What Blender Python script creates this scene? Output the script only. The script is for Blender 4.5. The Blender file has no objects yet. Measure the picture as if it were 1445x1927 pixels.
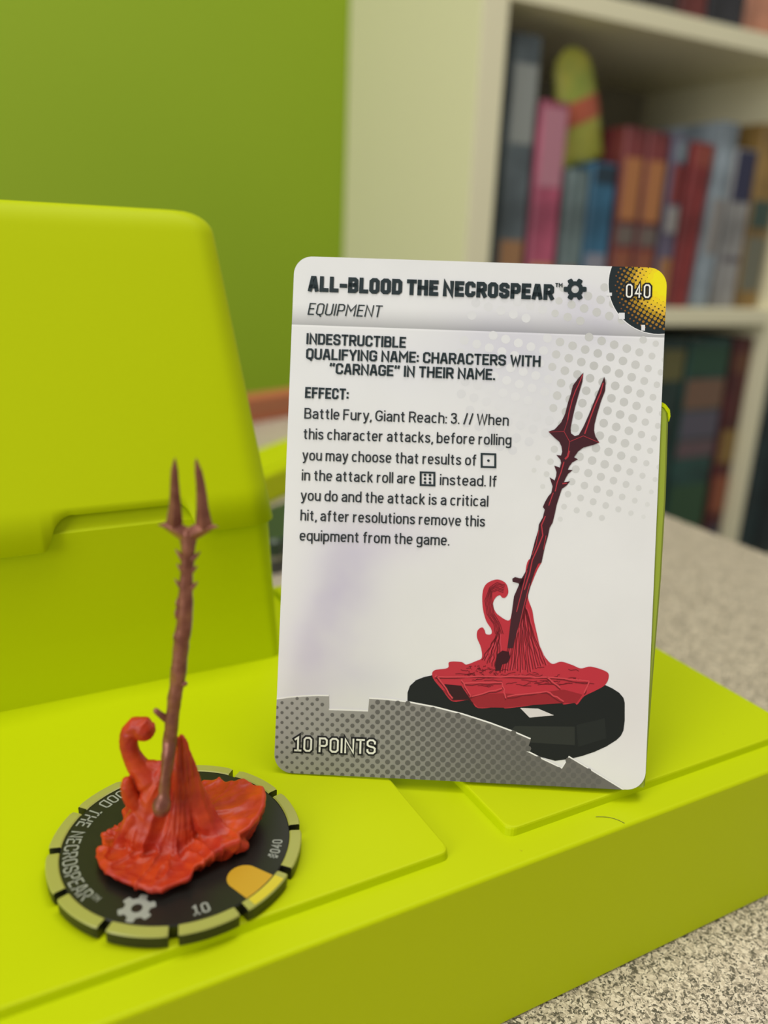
import bpy, bmesh, math, random
import numpy as np
from mathutils import Vector, Matrix, noise
from mathutils.geometry import tessellate_polygon
random.seed(4)
SC = bpy.context.scene
COL = SC.collection
S = 0.001            # geometry is written in millimetres
ZO = 753.5           # z = 0 of the notes (top of the raised panels) above the floor, mm

# ------------------------------------------------------------------ camera
FPX, PITCH, ROLL, YAW = 1552.34, 0.3132, 0.0457, 0.5044
CX, CY = 722.5, 963.5
CAM = np.array([0.0, 0.0, 87.43])
_fw = np.array([math.sin(YAW), math.cos(YAW), 0]); _rt = np.array([math.cos(YAW), -math.sin(YAW), 0]); _up = np.array([0, 0, 1.0])
F_ = _fw*math.cos(PITCH) - _up*math.sin(PITCH)
_U = _up*math.cos(PITCH) + _fw*math.sin(PITCH)
R_ = _rt*math.cos(ROLL) + _U*math.sin(ROLL)
U_ = _U*math.cos(ROLL) - _rt*math.sin(ROLL)
cd = bpy.data.cameras.new('camera'); cam = bpy.data.objects.new('camera', cd); COL.objects.link(cam)
cd.lens = FPX/1927*36; cd.sensor_width = 36; cd.clip_start = 0.005; cd.clip_end = 50
m = Matrix.Identity(4)
for i in range(3):
    m[i][0] = R_[i]; m[i][1] = U_[i]; m[i][2] = -F_[i]
m[0][3], m[1][3], m[2][3] = 0, 0, (CAM[2]+ZO)*S
cam.matrix_world = m
cd.dof.use_dof = True; cd.dof.focus_distance = 0.1365; cd.dof.aperture_fstop = 11.0; cd.dof.aperture_blades = 0
SC.camera = cam

# ------------------------------------------------------------------ light
SC.view_settings.view_transform = 'Standard'; SC.view_settings.look = 'None'
SC.view_settings.exposure = 0.0; SC.view_settings.gamma = 1.0
SC.view_settings.use_curve_mapping = False
w = bpy.data.worlds.new('world'); SC.world = w; w.use_nodes = True
w.node_tree.nodes['Background'].inputs[0].default_value = (1.0, 0.97, 0.90, 1)
w.node_tree.nodes['Background'].inputs[1].default_value = 0.27
def area(name, loc, target, size, power, color=(1, .97, .9)):
    l = bpy.data.lights.new(name, 'AREA'); l.shape = 'RECTANGLE'; l.size, l.size_y = size; l.energy = power; l.color = color
    o = bpy.data.objects.new(name, l); COL.objects.link(o)
    p = Vector((loc[0]*S, loc[1]*S, (loc[2]+ZO)*S)); t = Vector((target[0]*S, target[1]*S, (target[2]+ZO)*S))
    o.location = p; o.rotation_euler = (t-p).to_track_quat('-Z', 'Y').to_euler()
    return o
area('ceiling_lamp', (350, 150, 1750), (350, 150, 0), (1.2, .6), 14)
area('ceiling_lamp', (-850, -150, 1500), (-850, -150, 0), (1.2, .6), 8)
area('window_light', (-1500, -500, 500), (0, 100, 0), (.9, 1.1), 13, (.96, .98, 1))

# ------------------------------------------------------------------ helpers
def srgb(r, g, b, k=1.0):
    return tuple(min(1, k*((c/255)/12.92 if c/255 <= .04045 else ((c/255+.055)/1.055)**2.4)) for c in (r, g, b))
def ray(px, py):
    return F_ + R_*(px-CX)/FPX + U_*(CY-py)/FPX
def on_z(px, py, z):
    d = ray(px, py); return CAM + d*(z-CAM[2])/d[2]
def on_y(px, py, y):
    d = ray(px, py); return CAM + d*(y-CAM[1])/d[1]
def on_v(px, py, P0):            # vertical plane through P0 facing the viewer's heading
    d = ray(px, py); return CAM + d*(((P0-CAM)@_fw)/(d@_fw))
def wv(p): return Vector((p[0]*S, p[1]*S, (p[2]+ZO)*S))

def mat(name, color, rough=.5, metal=0, spec=.5, bump=None, sss=None, coat=0):
    mt = bpy.data.materials.new(name); mt.use_nodes = True
    nt = mt.node_tree; b = nt.nodes['Principled BSDF']
    b.inputs['Base Color'].default_value = (*color[:3], 1)
    b.inputs['Roughness'].default_value = rough; b.inputs['Metallic'].default_value = metal
    b.inputs['Specular IOR Level'].default_value = spec
    if coat: b.inputs['Coat Weight'].default_value = coat
    if sss:
        b.inputs['Subsurface Weight'].default_value = sss[0]; b.inputs['Subsurface Radius'].default_value = (1, .3, .1)
        b.inputs['Subsurface Scale'].default_value = sss[1]
    if bump:
        n = nt.nodes.new('ShaderNodeTexNoise'); n.inputs['Scale'].default_value = bump[0]; n.inputs['Detail'].default_value = 3
        tc = nt.nodes.new('ShaderNodeTexCoord'); nt.links.new(tc.outputs['Object'], n.inputs['Vector'])
        bp = nt.nodes.new('ShaderNodeBump'); bp.inputs['Strength'].default_value = bump[1]; bp.inputs['Distance'].default_value = bump[2]
        nt.links.new(n.outputs['Fac'], bp.inputs['Height']); nt.links.new(bp.outputs['Normal'], b.inputs['Normal'])
    return mt
def vary(mt, c1, c2, scale, detail=2, lo=.35, hi=.65, stretch=None):
    nt = mt.node_tree; b = nt.nodes['Principled BSDF']
    n = nt.nodes.new('ShaderNodeTexNoise'); n.inputs['Scale'].default_value = scale; n.inputs['Detail'].default_value = detail
    tc = nt.nodes.new('ShaderNodeTexCoord')
    if stretch:
        mp = nt.nodes.new('ShaderNodeMapping'); mp.inputs['Scale'].default_value = stretch
        nt.links.new(tc.outputs['Object'], mp.inputs['Vector']); nt.links.new(mp.outputs[0], n.inputs['Vector'])
    else: nt.links.new(tc.outputs['Object'], n.inputs['Vector'])
    r = nt.nodes.new('ShaderNodeValToRGB'); r.color_ramp.elements[0].position = lo; r.color_ramp.elements[1].position = hi
    r.color_ramp.elements[0].color = (*c1[:3], 1); r.color_ramp.elements[1].color = (*c2[:3], 1)
    nt.links.new(n.outputs['Fac'], r.inputs['Fac']); nt.links.new(r.outputs['Color'], b.inputs['Base Color'])
    return mt

def mesh_obj(name, V, Fc, mt, parent=None, smooth=False, bevel=0, cols=None, local=None, seg=2):
    """V in mm; the mesh is stored relative to the parent's (or its own) origin"""
    V = np.asarray(V, float)
    if local is None:
        if parent is not None: org = np.array(parent['_org'])
        else: org = np.array([V[:, 0].mean(), V[:, 1].mean(), V[:, 2].min()])
    else: org = np.array(local)
    me = bpy.data.meshes.new(name)
    me.from_pydata([tuple(r) for r in (V-org)*S], [], Fc)
    if cols is not None:
        at = me.color_attributes.new('Col', 'FLOAT_COLOR', 'POINT')
        at.data.foreach_set('color', np.concatenate([np.asarray(cols, float), np.ones((len(cols), 1))], 1).ravel())
    mts = mt if isinstance(mt, (list, tuple)) else [mt]
    for q in mts: me.materials.append(q)
    o = bpy.data.objects.new(name, me); COL.objects.link(o)
    if parent is not None: o.parent = parent
    else: o.location = wv(org)
    if smooth: me.polygons.foreach_set('use_smooth', [True]*len(me.polygons))
    if bevel:
        b = o.modifiers.new('bevel', 'BEVEL'); b.width = bevel*S; b.segments = seg; b.limit_method = 'ANGLE'; b.angle_limit = math.radians(40)
        if not smooth:
            me.polygons.foreach_set('use_smooth', [True]*len(me.polygons)); b.harden_normals = True
    me.update()
    return o
def tag(o, label=None, cat=None, group=None, kind=None):
    if label: o['label'] = label
    if cat: o['category'] = cat
    if group: o['group'] = group
    if kind: o['kind'] = kind
    return o
def thing(name, org, label, cat, group=None):
    o = bpy.data.objects.new(name, None); COL.objects.link(o); o.empty_display_size = .01
    o.location = wv(org); o['_org'] = [float(x) for x in org]
    return tag(o, label, cat, group)
def box(x0, x1, y0, y1, z0, z1):
    V = [(x, y, z) for z in (z0, z1) for y in (y0, y1) for x in (x0, x1)]
    return V, [(0, 2, 3, 1), (4, 5, 7, 6), (0, 1, 5, 4), (2, 6, 7, 3), (0, 4, 6, 2), (1, 3, 7, 5)]
def rotz(V, a, c):
    V = np.asarray(V, float).copy(); x = V[:, 0]-c[0]; y = V[:, 1]-c[1]
    V[:, 0] = c[0]+x*math.cos(a)-y*math.sin(a); V[:, 1] = c[1]+x*math.sin(a)+y*math.cos(a); return V
def rot_y(V, a, c):
    V = np.asarray(V, float).copy(); x = V[:, 0]-c[0]; z = V[:, 2]-c[2]
    V[:, 0] = c[0]+x*math.cos(a)+z*math.sin(a); V[:, 2] = c[2]-x*math.sin(a)+z*math.cos(a); return V
def rrect(x0, x1, y0, y1, r, n=8):
    out = []
    for cx, cy, a0 in ((x1-r, y0+r, -90), (x1-r, y1-r, 0), (x0+r, y1-r, 90), (x0+r, y0+r, 180)):
        for k in range(n+1):
            a = math.radians(a0+90*k/n); out.append((cx+r*math.cos(a), cy+r*math.sin(a)))
    return out
def loft(rings, cap0=True, cap1=True):
    n = len(rings[0]); V = [p for r in rings for p in r]; Fc = []
    for k in range(len(rings)-1):
        for i in range(n):
            j = (i+1) % n; Fc.append((k*n+i, k*n+j, (k+1)*n+j, (k+1)*n+i))
    if cap0: Fc.append(tuple(range(n))[::-1])
    if cap1: Fc.append(tuple((len(rings)-1)*n+i for i in range(n)))
    return V, Fc
def join(parts):
    V, Fc = [], []
    for v, f in parts:
        o = len(V); V += [tuple(p) for p in v]; Fc += [tuple(i+o for i in t) for t in f]
    return V, Fc
def tube(P, Rr, n=10, caps=True):
    """swept round tube through points P with radii Rr, domed ends"""
    P = [np.asarray(p, float) for p in P]; Rr = list(Rr)
    if caps:
        for e in (0, -1):
            q = P[1] if e == 0 else P[-2]; d = P[e]-q; d = d/np.linalg.norm(d); r = Rr[e]
            for a in (40, 75):
                if e == 0: P.insert(0, None)
                else: P.append(None)
                pp = (P[1] if a == 40 else base) if e == 0 else (P[-2] if a == 40 else base)
                if a == 40: base = pp
                np_ = base+d*r*math.sin(math.radians(a)); rr = r*math.cos(math.radians(a))
                if e == 0: P[0] = np_; Rr.insert(0, rr)
                else: P[-1] = np_; Rr.append(rr)
    rings = []; t0 = P[1]-P[0]; t0 /= np.linalg.norm(t0)
    u = np.cross(t0, [0.3, .5, .8]); u /= np.linalg.norm(u)
    for k in range(len(P)):
        a = P[min(k+1, len(P)-1)]-P[max(k-1, 0)]; a = a/np.linalg.norm(a)
        u = u-a*(u@a); u /= np.linalg.norm(u); v = np.cross(a, u)
        rings.append([tuple(P[k]+Rr[k]*(u*math.cos(2*math.pi*i/n)+v*math.sin(2*math.pi*i/n))) for i in range(n)])
    return loft(rings)
def resample(P, Rr, step):
    P = np.asarray(P, float); Rr = np.asarray(Rr, float)
    # Catmull-Rom
    out, ro = [], []
    for k in range(len(P)-1):
        p0, p1, p2, p3 = P[max(k-1, 0)], P[k], P[k+1], P[min(k+2, len(P)-1)]
        n = max(1, int(np.linalg.norm(p2-p1)/step))
        for i in range(n):
            t = i/n
            out.append(.5*((2*p1)+(-p0+p2)*t+(2*p0-5*p1+4*p2-p3)*t*t+(-p0+3*p1-3*p2+p3)*t**3)); ro.append(Rr[k]*(1-t)+Rr[k+1]*t)
    out.append(P[-1]); ro.append(Rr[-1]); return out, ro

# ------------------------------------------------------------------ materials
LIME = (0.57, 0.67, 0.0008)
m_lime = mat('lime_plastic', LIME, .5, spec=.14, bump=(9000, .12, .00004))
def specks(mt, base, dark, scale, thr):
    nt = mt.node_tree; b = nt.nodes['Principled BSDF']; tc = nt.nodes.new('ShaderNodeTexCoord')
    v = nt.nodes.new('ShaderNodeTexNoise'); v.inputs['Scale'].default_value = scale; v.inputs['Detail'].default_value = 4; v.inputs['Roughness'].default_value = .7
    nt.links.new(tc.outputs['Object'], v.inputs['Vector'])
    r = nt.nodes.new('ShaderNodeValToRGB'); r.color_ramp.elements[0].position = thr; r.color_ramp.elements[1].position = thr+.03
    r.color_ramp.elements[0].color = (*dark, 1); r.color_ramp.elements[1].color = (*base, 1)
    nt.links.new(v.outputs['Fac'], r.inputs['Fac']); nt.links.new(r.outputs['Color'], b.inputs['Base Color'])
specks(m_lime, LIME, (.40, .43, .01), 420, .235)
m_table = mat('speckled_laminate', (.5, .45, .36), .45, spec=.35)
def laminate(mt):
    nt = mt.node_tree; b = nt.nodes['Principled BSDF']; tc = nt.nodes.new('ShaderNodeTexCoord')
    v = nt.nodes.new('ShaderNodeTexVoronoi'); v.inputs['Scale'].default_value = 2300
    n = nt.nodes.new('ShaderNodeTexNoise'); n.inputs['Scale'].default_value = 900; n.inputs['Detail'].default_value = 2
    mx = nt.nodes.new('ShaderNodeMix'); mx.data_type = 'RGBA'; mx.blend_type = 'LINEAR_LIGHT'; mx.inputs[0].default_value = .0012
    nt.links.new(tc.outputs['Object'], n.inputs['Vector']); nt.links.new(tc.outputs['Object'], mx.inputs[6]); nt.links.new(n.outputs['Color'], mx.inputs[7])
    nt.links.new(mx.outputs[2], v.inputs['Vector'])
    sp = nt.nodes.new('ShaderNodeSeparateColor'); nt.links.new(v.outputs['Color'], sp.inputs[0])
    r = nt.nodes.new('ShaderNodeValToRGB'); e = r.color_ramp.elements
    e[0].position = 0; e[0].color = (.10, .09, .07, 1); e[1].position = 1; e[1].color = (.90, .79, .64, 1)
    for p, c in ((.2, (.15, .13, .10)), (.34, (.44, .375, .29)), (.62, (.68, .575, .45)), (.8, (.84, .73, .59))):
        q = e.new(p); q.color = (*c, 1)
    nt.links.new(sp.outputs[0], r.inputs['Fac']); nt.links.new(r.outputs['Color'], b.inputs['Base Color'])
laminate(m_table)
m_wall = vary(mat('green_wall_paint', (.3, .4, .03), .6, spec=.3), (.29, .43, .018), (.32, .46, .022), 2)
m_cream = mat('cream_laminate', (.92, .865, .60), .5, spec=.3)
m_backp = mat('grey_backboard', (.36, .33, .25), .7, spec=.2)
m_floor = vary(mat('floor_vinyl', (.3, .27, .22), .6), (.22, .2, .17), (.30, .27, .22), 8)
m_black = mat('black_plastic', (.012, .012, .010), .32, spec=.5, bump=(6000, .1, .00003))
m_rim = mat('translucent_rim', (.40, .41, .09), .35, spec=.5)
m_goo = vary(mat('red_vinyl', (.5, .05, .02), .42, spec=.45, sss=(.25, .0012)), (.43, .022, .010), (.62, .060, .008), 260, 3)
m_spear = vary(mat('copper_paint', (.2, .07, .04), .36, metal=.45, spec=.6, bump=(2500, .5, .0001)), (.20, .062, .040), (.34, .13, .085), 500, 4)
m_print = mat('print_ink', (1, 1, 1), .42, spec=.35, bump=(5000, .10, .00003))
_a = m_print.node_tree.nodes.new('ShaderNodeVertexColor'); _a.layer_name = 'Col'
m_print.node_tree.links.new(_a.outputs['Color'], m_print.node_tree.nodes['Principled BSDF'].inputs['Base Color'])
m_card = mat('card_stock', (.84, .83, .80), .6)
m_white = mat('white_ink', (.36, .38, .33), .4)
m_tab = mat('amber_ink', (.62, .36, .02), .4)
m_tabrim = mat('yellow_rim', (.70, .58, .03), .35)

# ------------------------------------------------------------------ setting
ZT = -33.5
tag(mesh_obj('floor', *box(-1600, 2400, -1200, 905, -ZO-20, -ZO), m_floor), kind='structure')
tag(mesh_obj('wall_back', *box(-1600, 2400, 905.5, 1005, -ZO, 1500), m_wall), kind='structure')
tb = thing('table', (-100, 200, -ZO), 'beige speckled laminate table under the lime plastic stand', 'table')
mesh_obj('table_top', *box(-700, 312, -500, 600, ZT-28, ZT), m_table, tb, bevel=2)
for x in (-650, 262):
    for y in (-450, 550):
        mesh_obj('leg', *loft([[(x+r*math.cos(a*math.pi/8), y+r*math.sin(a*math.pi/8), z) for a in range(16)] for z, r in ((-ZO, 16), (-ZO+20, 20), (ZT-28, 22))]), m_backp, tb, smooth=False)

# ------------------------------------------------------------------ bookcase
YB, YK = 650, 905
bc = thing('bookcase', (860, 777, -ZO), 'cream two-bay bookcase behind the table on the right', 'bookcase')
mesh_obj('side_panel', *box(430, 457, YB, YK, -ZO, 900), m_cream, bc, bevel=1)
mesh_obj('divider', *box(857, 873, YB, YK, -ZO, 900), m_cream, bc, bevel=1)
mesh_obj('side_panel', *box(1270, 1297, YB, YK, -ZO, 900), m_cream, bc, bevel=1)
mesh_obj('back_panel', *box(457, 1270, YK-8, YK-.5, -ZO, 900), m_backp, bc)
for x0, x1 in ((457, 857), (873, 1270)):
    for z in (-735, -305, 18, 288, 610, 882):
        mesh_obj('shelf', *box(x0, x1, YB+1, YK-8, z, z+18), m_cream, bc, bevel=1)

def book(name, x0, x1, z0, z1, label, cover, bands=(), tilt=0, y0=664, depth=165, group='books on the bookcase shelves', cat='book'):
    """bands: (fraction low, fraction high, colour) printed on the spine"""
    o = thing(name, ((x0+x1)/2, y0+depth/2, z0), label, cat, group)
    t = min(2.2, (x1-x0)*.12); piv = (x0 if tilt > 0 else x1, 0, z0)
    if tilt > 0: piv = (x1, 0, z0)
    elif tilt < 0: piv = (x0, 0, z0)
    mc = vary(mat(name+'_cover', cover, .45), [q*.7 for q in cover], [min(1, q*1.3) for q in cover], 28, 3)
    sect = [(x0+t, y0), (x1-t, y0), (x1, y0+t), (x1, y0+depth), (x1-t, y0+depth), (x1-t, y0+t+1), (x0+t, y0+t+1), (x0+t, y0+depth), (x0, y0+depth), (x0, y0+t)]
    V, Fc = loft([[(x, y, z0) for x, y in sect], [(x, y, z1) for x, y in sect]])
    mesh_obj('cover', rot_y(V, tilt, piv), Fc, mc, o)
    V, Fc = box(x0+t+.05, x1-t-.05, y0+t+1.1, y0+depth-4, z0+3, z1-4)
    mesh_obj('page_block', rot_y(V, tilt, piv), Fc, m_card, o)
    for kk, (a, b_, c) in enumerate(bands):
        V, Fc = box(x0+t*1.2, x1-t*1.2, y0-.35-.12*kk, y0+.1, z0+(z1-z0)*a, z0+(z1-z0)*b_)
        mesh_obj('spine_panel', rot_y(V, tilt, piv), Fc, mat('spine_ink', c, .5), o)
    return o
def bx(x): return float(on_y(x, 400, 664)[0])
def c(r, g, b, k=1.0):
    q = np.array(srgb(r, g, b)); m_ = q.mean(); return tuple(q*.82+m_*.18)
ZS = 36.05
T = math.radians
book('tall_book', 459, 472, ZS, 268, 'thin dark teal book, first on the middle shelf', c(38, 55, 55, 1.3))
book('tall_book', 475, 506, ZS, 268, 'tall grey-blue book with a pale block near its top', c(88, 100, 105, 1.3), [(.62, .9, c(150, 155, 150)), (.03, .26, c(170, 120, 70))])
book('pink_book', 512, 544, ZS, 219, 'pink and magenta book right of the tall grey-blue one', c(185, 70, 105, 1.2), [(.6, .97, c(200, 125, 145)), (.04, .22, c(200, 150, 80))])
book('grey_teal_book', 551, 577, ZS, 164, 'grey-teal book left of the bright blue one', c(105, 125, 125, 1.2), [(.1, .3, c(130, 80, 70))])
book('blue_book', 580, 611, ZS, 172, 'bright blue book with a lavender foot, middle shelf', c(35, 105, 140, 1.3), [(.04, .38, c(145, 145, 160)), (.86, .98, c(35, 60, 75))])
for i, (x0, x1, lab) in enumerate(((617, 645, 'dark red book with orange panel, left one of the pair'), (648, 676, 'dark red book with orange panel, right one of the pair'))):
    book('red_orange_book', x0, x1, ZS, 207-i, lab, c(125, 45, 45, 1.2), [(.5, .84, c(195, 120, 50)), (.36, .47, c(120, 105, 95)), (.03, .33, c(160, 85, 50))])
book('patchwork_book', 682, 703, ZS, 205, 'thin book in white, blue and orange patches', c(100, 90, 115, 1.1), [(.45, .6, c(160, 155, 150)), (.62, .84, c(140, 45, 45)), (.05, .3, c(180, 120, 60)), (.86, .97, c(120, 135, 145))])
book('red_book', 705, 734, ZS, 201, 'plain dark red thick book beside the pale blue book', c(140, 35, 35, 1.2), [(.86, .98, c(160, 65, 45))], tilt=.045)
book('pale_blue_book', 741, 765, ZS, 224, 'pale blue book, tallest at the right of the red one', c(140, 155, 165, 1.15), [(.3, .6, c(150, 145, 140))], tilt=.05)
book('navy_white_book', 774, 808, ZS, 201, 'book with navy head and white foot', c(150, 148, 145, 1.1), [(.68, .99, c(50, 52, 85)), (.3, .34, c(110, 105, 110))])
book('mustard_book', 811, 847, ZS, 229, 'mustard yellow book right of the navy and white book', c(150, 115, 45, 1.2), [(.1, .4, c(120, 120, 100)), (.45, .6, c(60, 85, 75))])
# lower bay shelf
ZL = -286.95
for nm, x0, x1, z1, lab, col, bands in (
    ('blue_book', 612, 640, 0, 'blue book at the left end of the lower shelf row', c(50, 90, 130), []),
    ('blue_book', 644, 676, 2, 'second blue book of the lower shelf row', c(50, 85, 110), [(.86, .96, c(150, 130, 60))]),
    ('steel_blue_book', 680, 701, 1, 'steel blue book with dark middle, lower shelf beside the card edge', c(60, 85, 115), [(.3, .62, c(35, 60, 75)), (.1, .28, c(30, 50, 55))]),
    ('olive_book', 705, 746, 2, 'dark green book with an olive patch near its top, lower shelf', c(35, 62, 55), [(.84, .96, c(110, 105, 50)), (.2, .35, c(50, 75, 50))]),
    ('green_book', 751, 818, 2, 'wide green book with grey and orange patches, lower shelf', c(35, 78, 70), [(.86, .97, c(40, 85, 60)), (.72, .84, c(130, 95, 70)), (.60, .71, c(95, 90, 105)), (.52, .59, c(110, 85, 90)), (.2, .4, c(50, 90, 55)), (.06, .18, c(85, 105, 130))]),
    ('dark_red_book', 824, 855, 2, 'deep red book with yellow and orange foot, lower shelf', c(90, 25, 30), [(.86, .94, c(115, 65, 35)), (.48, .62, c(150, 115, 40)), (.26, .42, c(160, 80, 40)), (.03, .2, c(60, 55, 75))])):
    book(nm, x0, x1, ZL, z1, lab, col, bands)
for x0, x1, z1, lab, col in ((876, 925, 0, 'dark teal binder right of the divider', c(22, 48, 50)), (928, 978, -8, 'near-black teal binder, second right of the divider', c(18, 36, 40)), (981, 1030, -4, 'dark slate binder, third right of the divider', c(30, 42, 52))):
    book('binder', x0, x1, ZL, z1, lab, col, (), cat='binder', group='binders right of the divider')
for x0, x1, lab, col in ((612, 660, 'charcoal book above the top board, left one', c(60, 55, 50)), (664, 700, 'dark red book above the top board', c(110, 45, 40)), (703, 752, 'charcoal book above the top board, right one', c(50, 50, 55)), (755, 800, 'peach book above the top board', c(200, 130, 95)), (803, 850, 'brown book above the top board', c(80, 60, 50))):
    book('upper_book', x0, x1, 306.05, 540, lab, col, ())
# yellow packet leaning on the row
pk = thing('snack_packet', (588, 690, 173), 'yellow-green packet with red band leaning on top of the blue book', 'packet')
def packet(z0, z1, y0, y1, w0, w1, grow=0):
    out = []
    for z in np.linspace(z0, z1, 9):
        t = (z-z0)/max(1e-6, (z1-z0)); out.append(z)
    return out
rings = []
for i in range(15):
    t = i/14; z = 173.5+102*t; hw = 27*(1-.18*t)*(1 if t < .8 else math.sqrt(max(.02, 1-((t-.8)/.2)**2*.93))); hd = (1.5+10*math.sin(math.pi*min(1, t*1.02)))
    rings.append([(588+hw*math.cos(2*math.pi*k/20), 690+hd*math.sin(2*math.pi*k/20), z) for k in range(20)])
V, Fc = loft(rings); TL = -T(17)
m_pack = vary(mat('packet_foil', (.6, .6, .05), .35), c(205, 200, 40, 1.1), c(165, 185, 45, 1.1), 30)
mesh_obj('wrapper', rot_y(V, TL, (588, 0, 173)), Fc, m_pack, pk, smooth=True)
V, Fc = [], []
for i, t in enumerate(np.linspace(.36, .56, 6)):
    z = 173.5+102*t; hw = 27*(1-.18*t)+.5; hd = 1.5+10*math.sin(math.pi*t*1.02)+.5
    for k in range(11):
        a = math.pi+math.pi*k/10; V.append((588+hw*math.cos(a), 690+hd*math.sin(a), z+4*(k-5)/5))
for i in range(5):
    for k in range(10): Fc.append((i*11+k, i*11+k+1, (i+1)*11+k+1, (i+1)*11+k))
mesh_obj('red_band', rot_y(V, TL, (588, 0, 173)), Fc, mat('packet_red', c(215, 95, 50), .4), pk, smooth=True)

# ------------------------------------------------------------------ things lying behind the stand
o = thing('storage_lid', (185, 400, ZT), 'flat lime plastic lid lying on the table behind the stand', 'lid')
V, Fc = loft([[(x, y, z) for x, y in rrect(118+i, 250-i, 357+i, 390-i, 4)] for z, i in ((ZT, 1), (ZT+1, 0), (ZT+13.5, .4), (ZT+14.5, 1.4))])
mesh_obj('lid_shell', rotz(V, T(38), (134, 357)), Fc, m_lime, o)
V, Fc = loft([[(x, y, z) for x, y in rrect(123+i, 245-i, 362+i, 385-i, 3)] for z, i in ((ZT+14.5, 0), (ZT+15.3, .6))])
mesh_obj('lid_panel', rotz(V, T(38), (134, 357)), Fc, m_lime, o)
o = thing('small_tin', (130, 285, ZT), 'small dark green tin with a pale band behind the white card', 'tin')
m_dk = mat('dark_green_tin', c(45, 70, 50), .35); m_pb = mat('pale_band', c(170, 165, 150), .5); m_dg = mat('dark_grey', c(75, 75, 75), .5)
V, Fc = loft([[(x, y, z) for x, y in rrect(104, 154, 272, 300, 4)] for z in (ZT, ZT+5)]); mesh_obj('tin_base', rotz(V, T(30), (104, 272)), Fc, m_dg, o)
V, Fc = loft([[(x, y, z) for x, y in rrect(104.5, 153.5, 272.5, 299.5, 4)] for z in (ZT+5, ZT+7.5)]); mesh_obj('band', rotz(V, T(30), (104, 272)), Fc, m_pb, o)
V, Fc = loft([[(x, y, z) for x, y in rrect(103.5+i, 154.5-i, 271.5+i, 300.5-i, 4)] for z, i in ((ZT+7.5, 0), (ZT+13, 0), (ZT+14, 1))]); mesh_obj('tin_lid', rotz(V, T(30), (104, 272)), Fc, m_dk, o)
o = thing('orange_folder', (240, 580, ZT), 'flat orange box folder at the far edge of the table', 'folder')
V, Fc = box(150, 290, 540, 559, ZT, ZT+17)
mesh_obj('folder_case', rotz(V, T(22), (200, 560)), Fc, mat('orange_board', c(205, 105, 50), .5), o, bevel=1)
V, Fc = box(175, 215, 539.6, 540, ZT+5, ZT+15)
mesh_obj('label_plate', rotz(V, T(22), (200, 560)), Fc, mat('orange_label', c(190, 110, 60), .5), o)

# ------------------------------------------------------------------ lime stand
st = thing('display_stand', (40, 136, ZT), 'lime green plastic stand with tower and post, under figure and card', 'stand')
XL, XR, Y0, Y1 = -75, 143.8, 79.1, 193.6
V, Fc = box(XL, XR, Y0, Y1, ZT, -1.5)
mesh_obj('base_block', V, Fc, m_lime, st, bevel=.7, seg=3)
def panel(name, x0, x1):
    rr = lambda i: rrect(x0+i, x1-i, 85+i, 190-i, 1.6, 5)
    V, Fc = loft([[(x, y, z) for x, y in rr(i)] for z, i in ((-1.6, -.15), (-.35, 0), (-.1, .1), (0, .35))])
    return mesh_obj(name, V, Fc, m_lime, st)
panel('raised_panel', -66, 61.3); panel('raised_panel', 72.2, 142.6)
# lower tower body
def ring(x0, x1, y0, y1, r, z, n=8): return [(x, y, z) for x, y in rrect(x0, x1, y0, y1, r, n)]
V, Fc = loft([ring(-50, 60.5, 153.45, 186, 2.2, 0), ring(-49.4, 59.9, 154.0, 185, 3.0, 12), ring(-48.6, 58.9, 154.5, 184.5, 4.5, 33.8), ring(-48.1, 58.2, 155.0, 184, 4.5, 34.3), ring(-46, 55, 163.0, 183.6, 4.5, 50)])
mesh_obj('tower_body', V, Fc, m_lime, st, smooth=False, bevel=0)
# tower cover: tapered shell with a cut-out along its front rim
def notch(x):
    z = 31.35+.006*(x-10)
    if 15.0 <= x <= 19.5: return z+.3+5.6*math.sqrt(max(0, 1-((19.5-x)/4.5)**2))
    if 19.5 < x < 39: return 37.2
    if 39 <= x <= 42.2: return z+5.6*math.sqrt(max(0, 1-((x-39)/3.2)**2))+.2
    if 13.6 < x < 15: return z+.6*(x-13.6)**2
    return z
cov = []
BX = sorted(set(list(np.linspace(-42, 52.6, 40)) + list(np.linspace(12, 46, 52))))
def outline(t, n=10, ix=0, iy=0):
    """footprint of the cover at height fraction t, sampled densely along the front"""
    i = 5.2*t+ix; r = max(1.5, 6.4-.8*t)
    x0, x1, y0, y1 = -50+i, 59.9-i, 152.2+25*t+iy, 212-2*t-iy
    pts = [(x0+r+(x1-x0-2*r)*(x+42)/94.6, y0) for x in BX]
    for cx, cy, a0 in ((x1-r, y0+r, -90), (x1-r, y1-r, 0), (x0+r, y1-r, 90), (x0+r, y0+r, 180)):
        for k in range(0 if a0 in (0, 90) else 1, n+(0 if a0 == 180 else 1)):
            a = math.radians(a0+90*k/n); pts.append((cx+r*math.cos(a), cy+r*math.sin(a)))
    return pts
H0, H1 = 31.4, 92.3
base = outline(0)
zb = [notch(x) if y < 152.3 else 31.35+.006*(x-10) for x, y in base]
rings = []
for t in (0, .12, .3, .5, .7, .85, .93):
    rings.append([(x, y+(25*(zb[i]-H0)/(H1-H0) if t == 0 else 0), zb[i] if t == 0 else max(zb[i]+.05, H0+(H1-H0)*t)) for i, (x, y) in enumerate(outline(t))])
for k in range(1, 8):
    q = math.radians(90*k/7); rings.append([(x, y, H0+(H1-H0)*(.93+.07*math.sin(q))) for x, y in outline(.93+.07*math.sin(q), 10, 6.0*(1-math.cos(q)), 2.2*(1-math.cos(q)))])
V, Fc = loft(rings, cap0=False)
cv = mesh_obj('tower_cover', V, Fc, m_lime, st, smooth=True)
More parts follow.
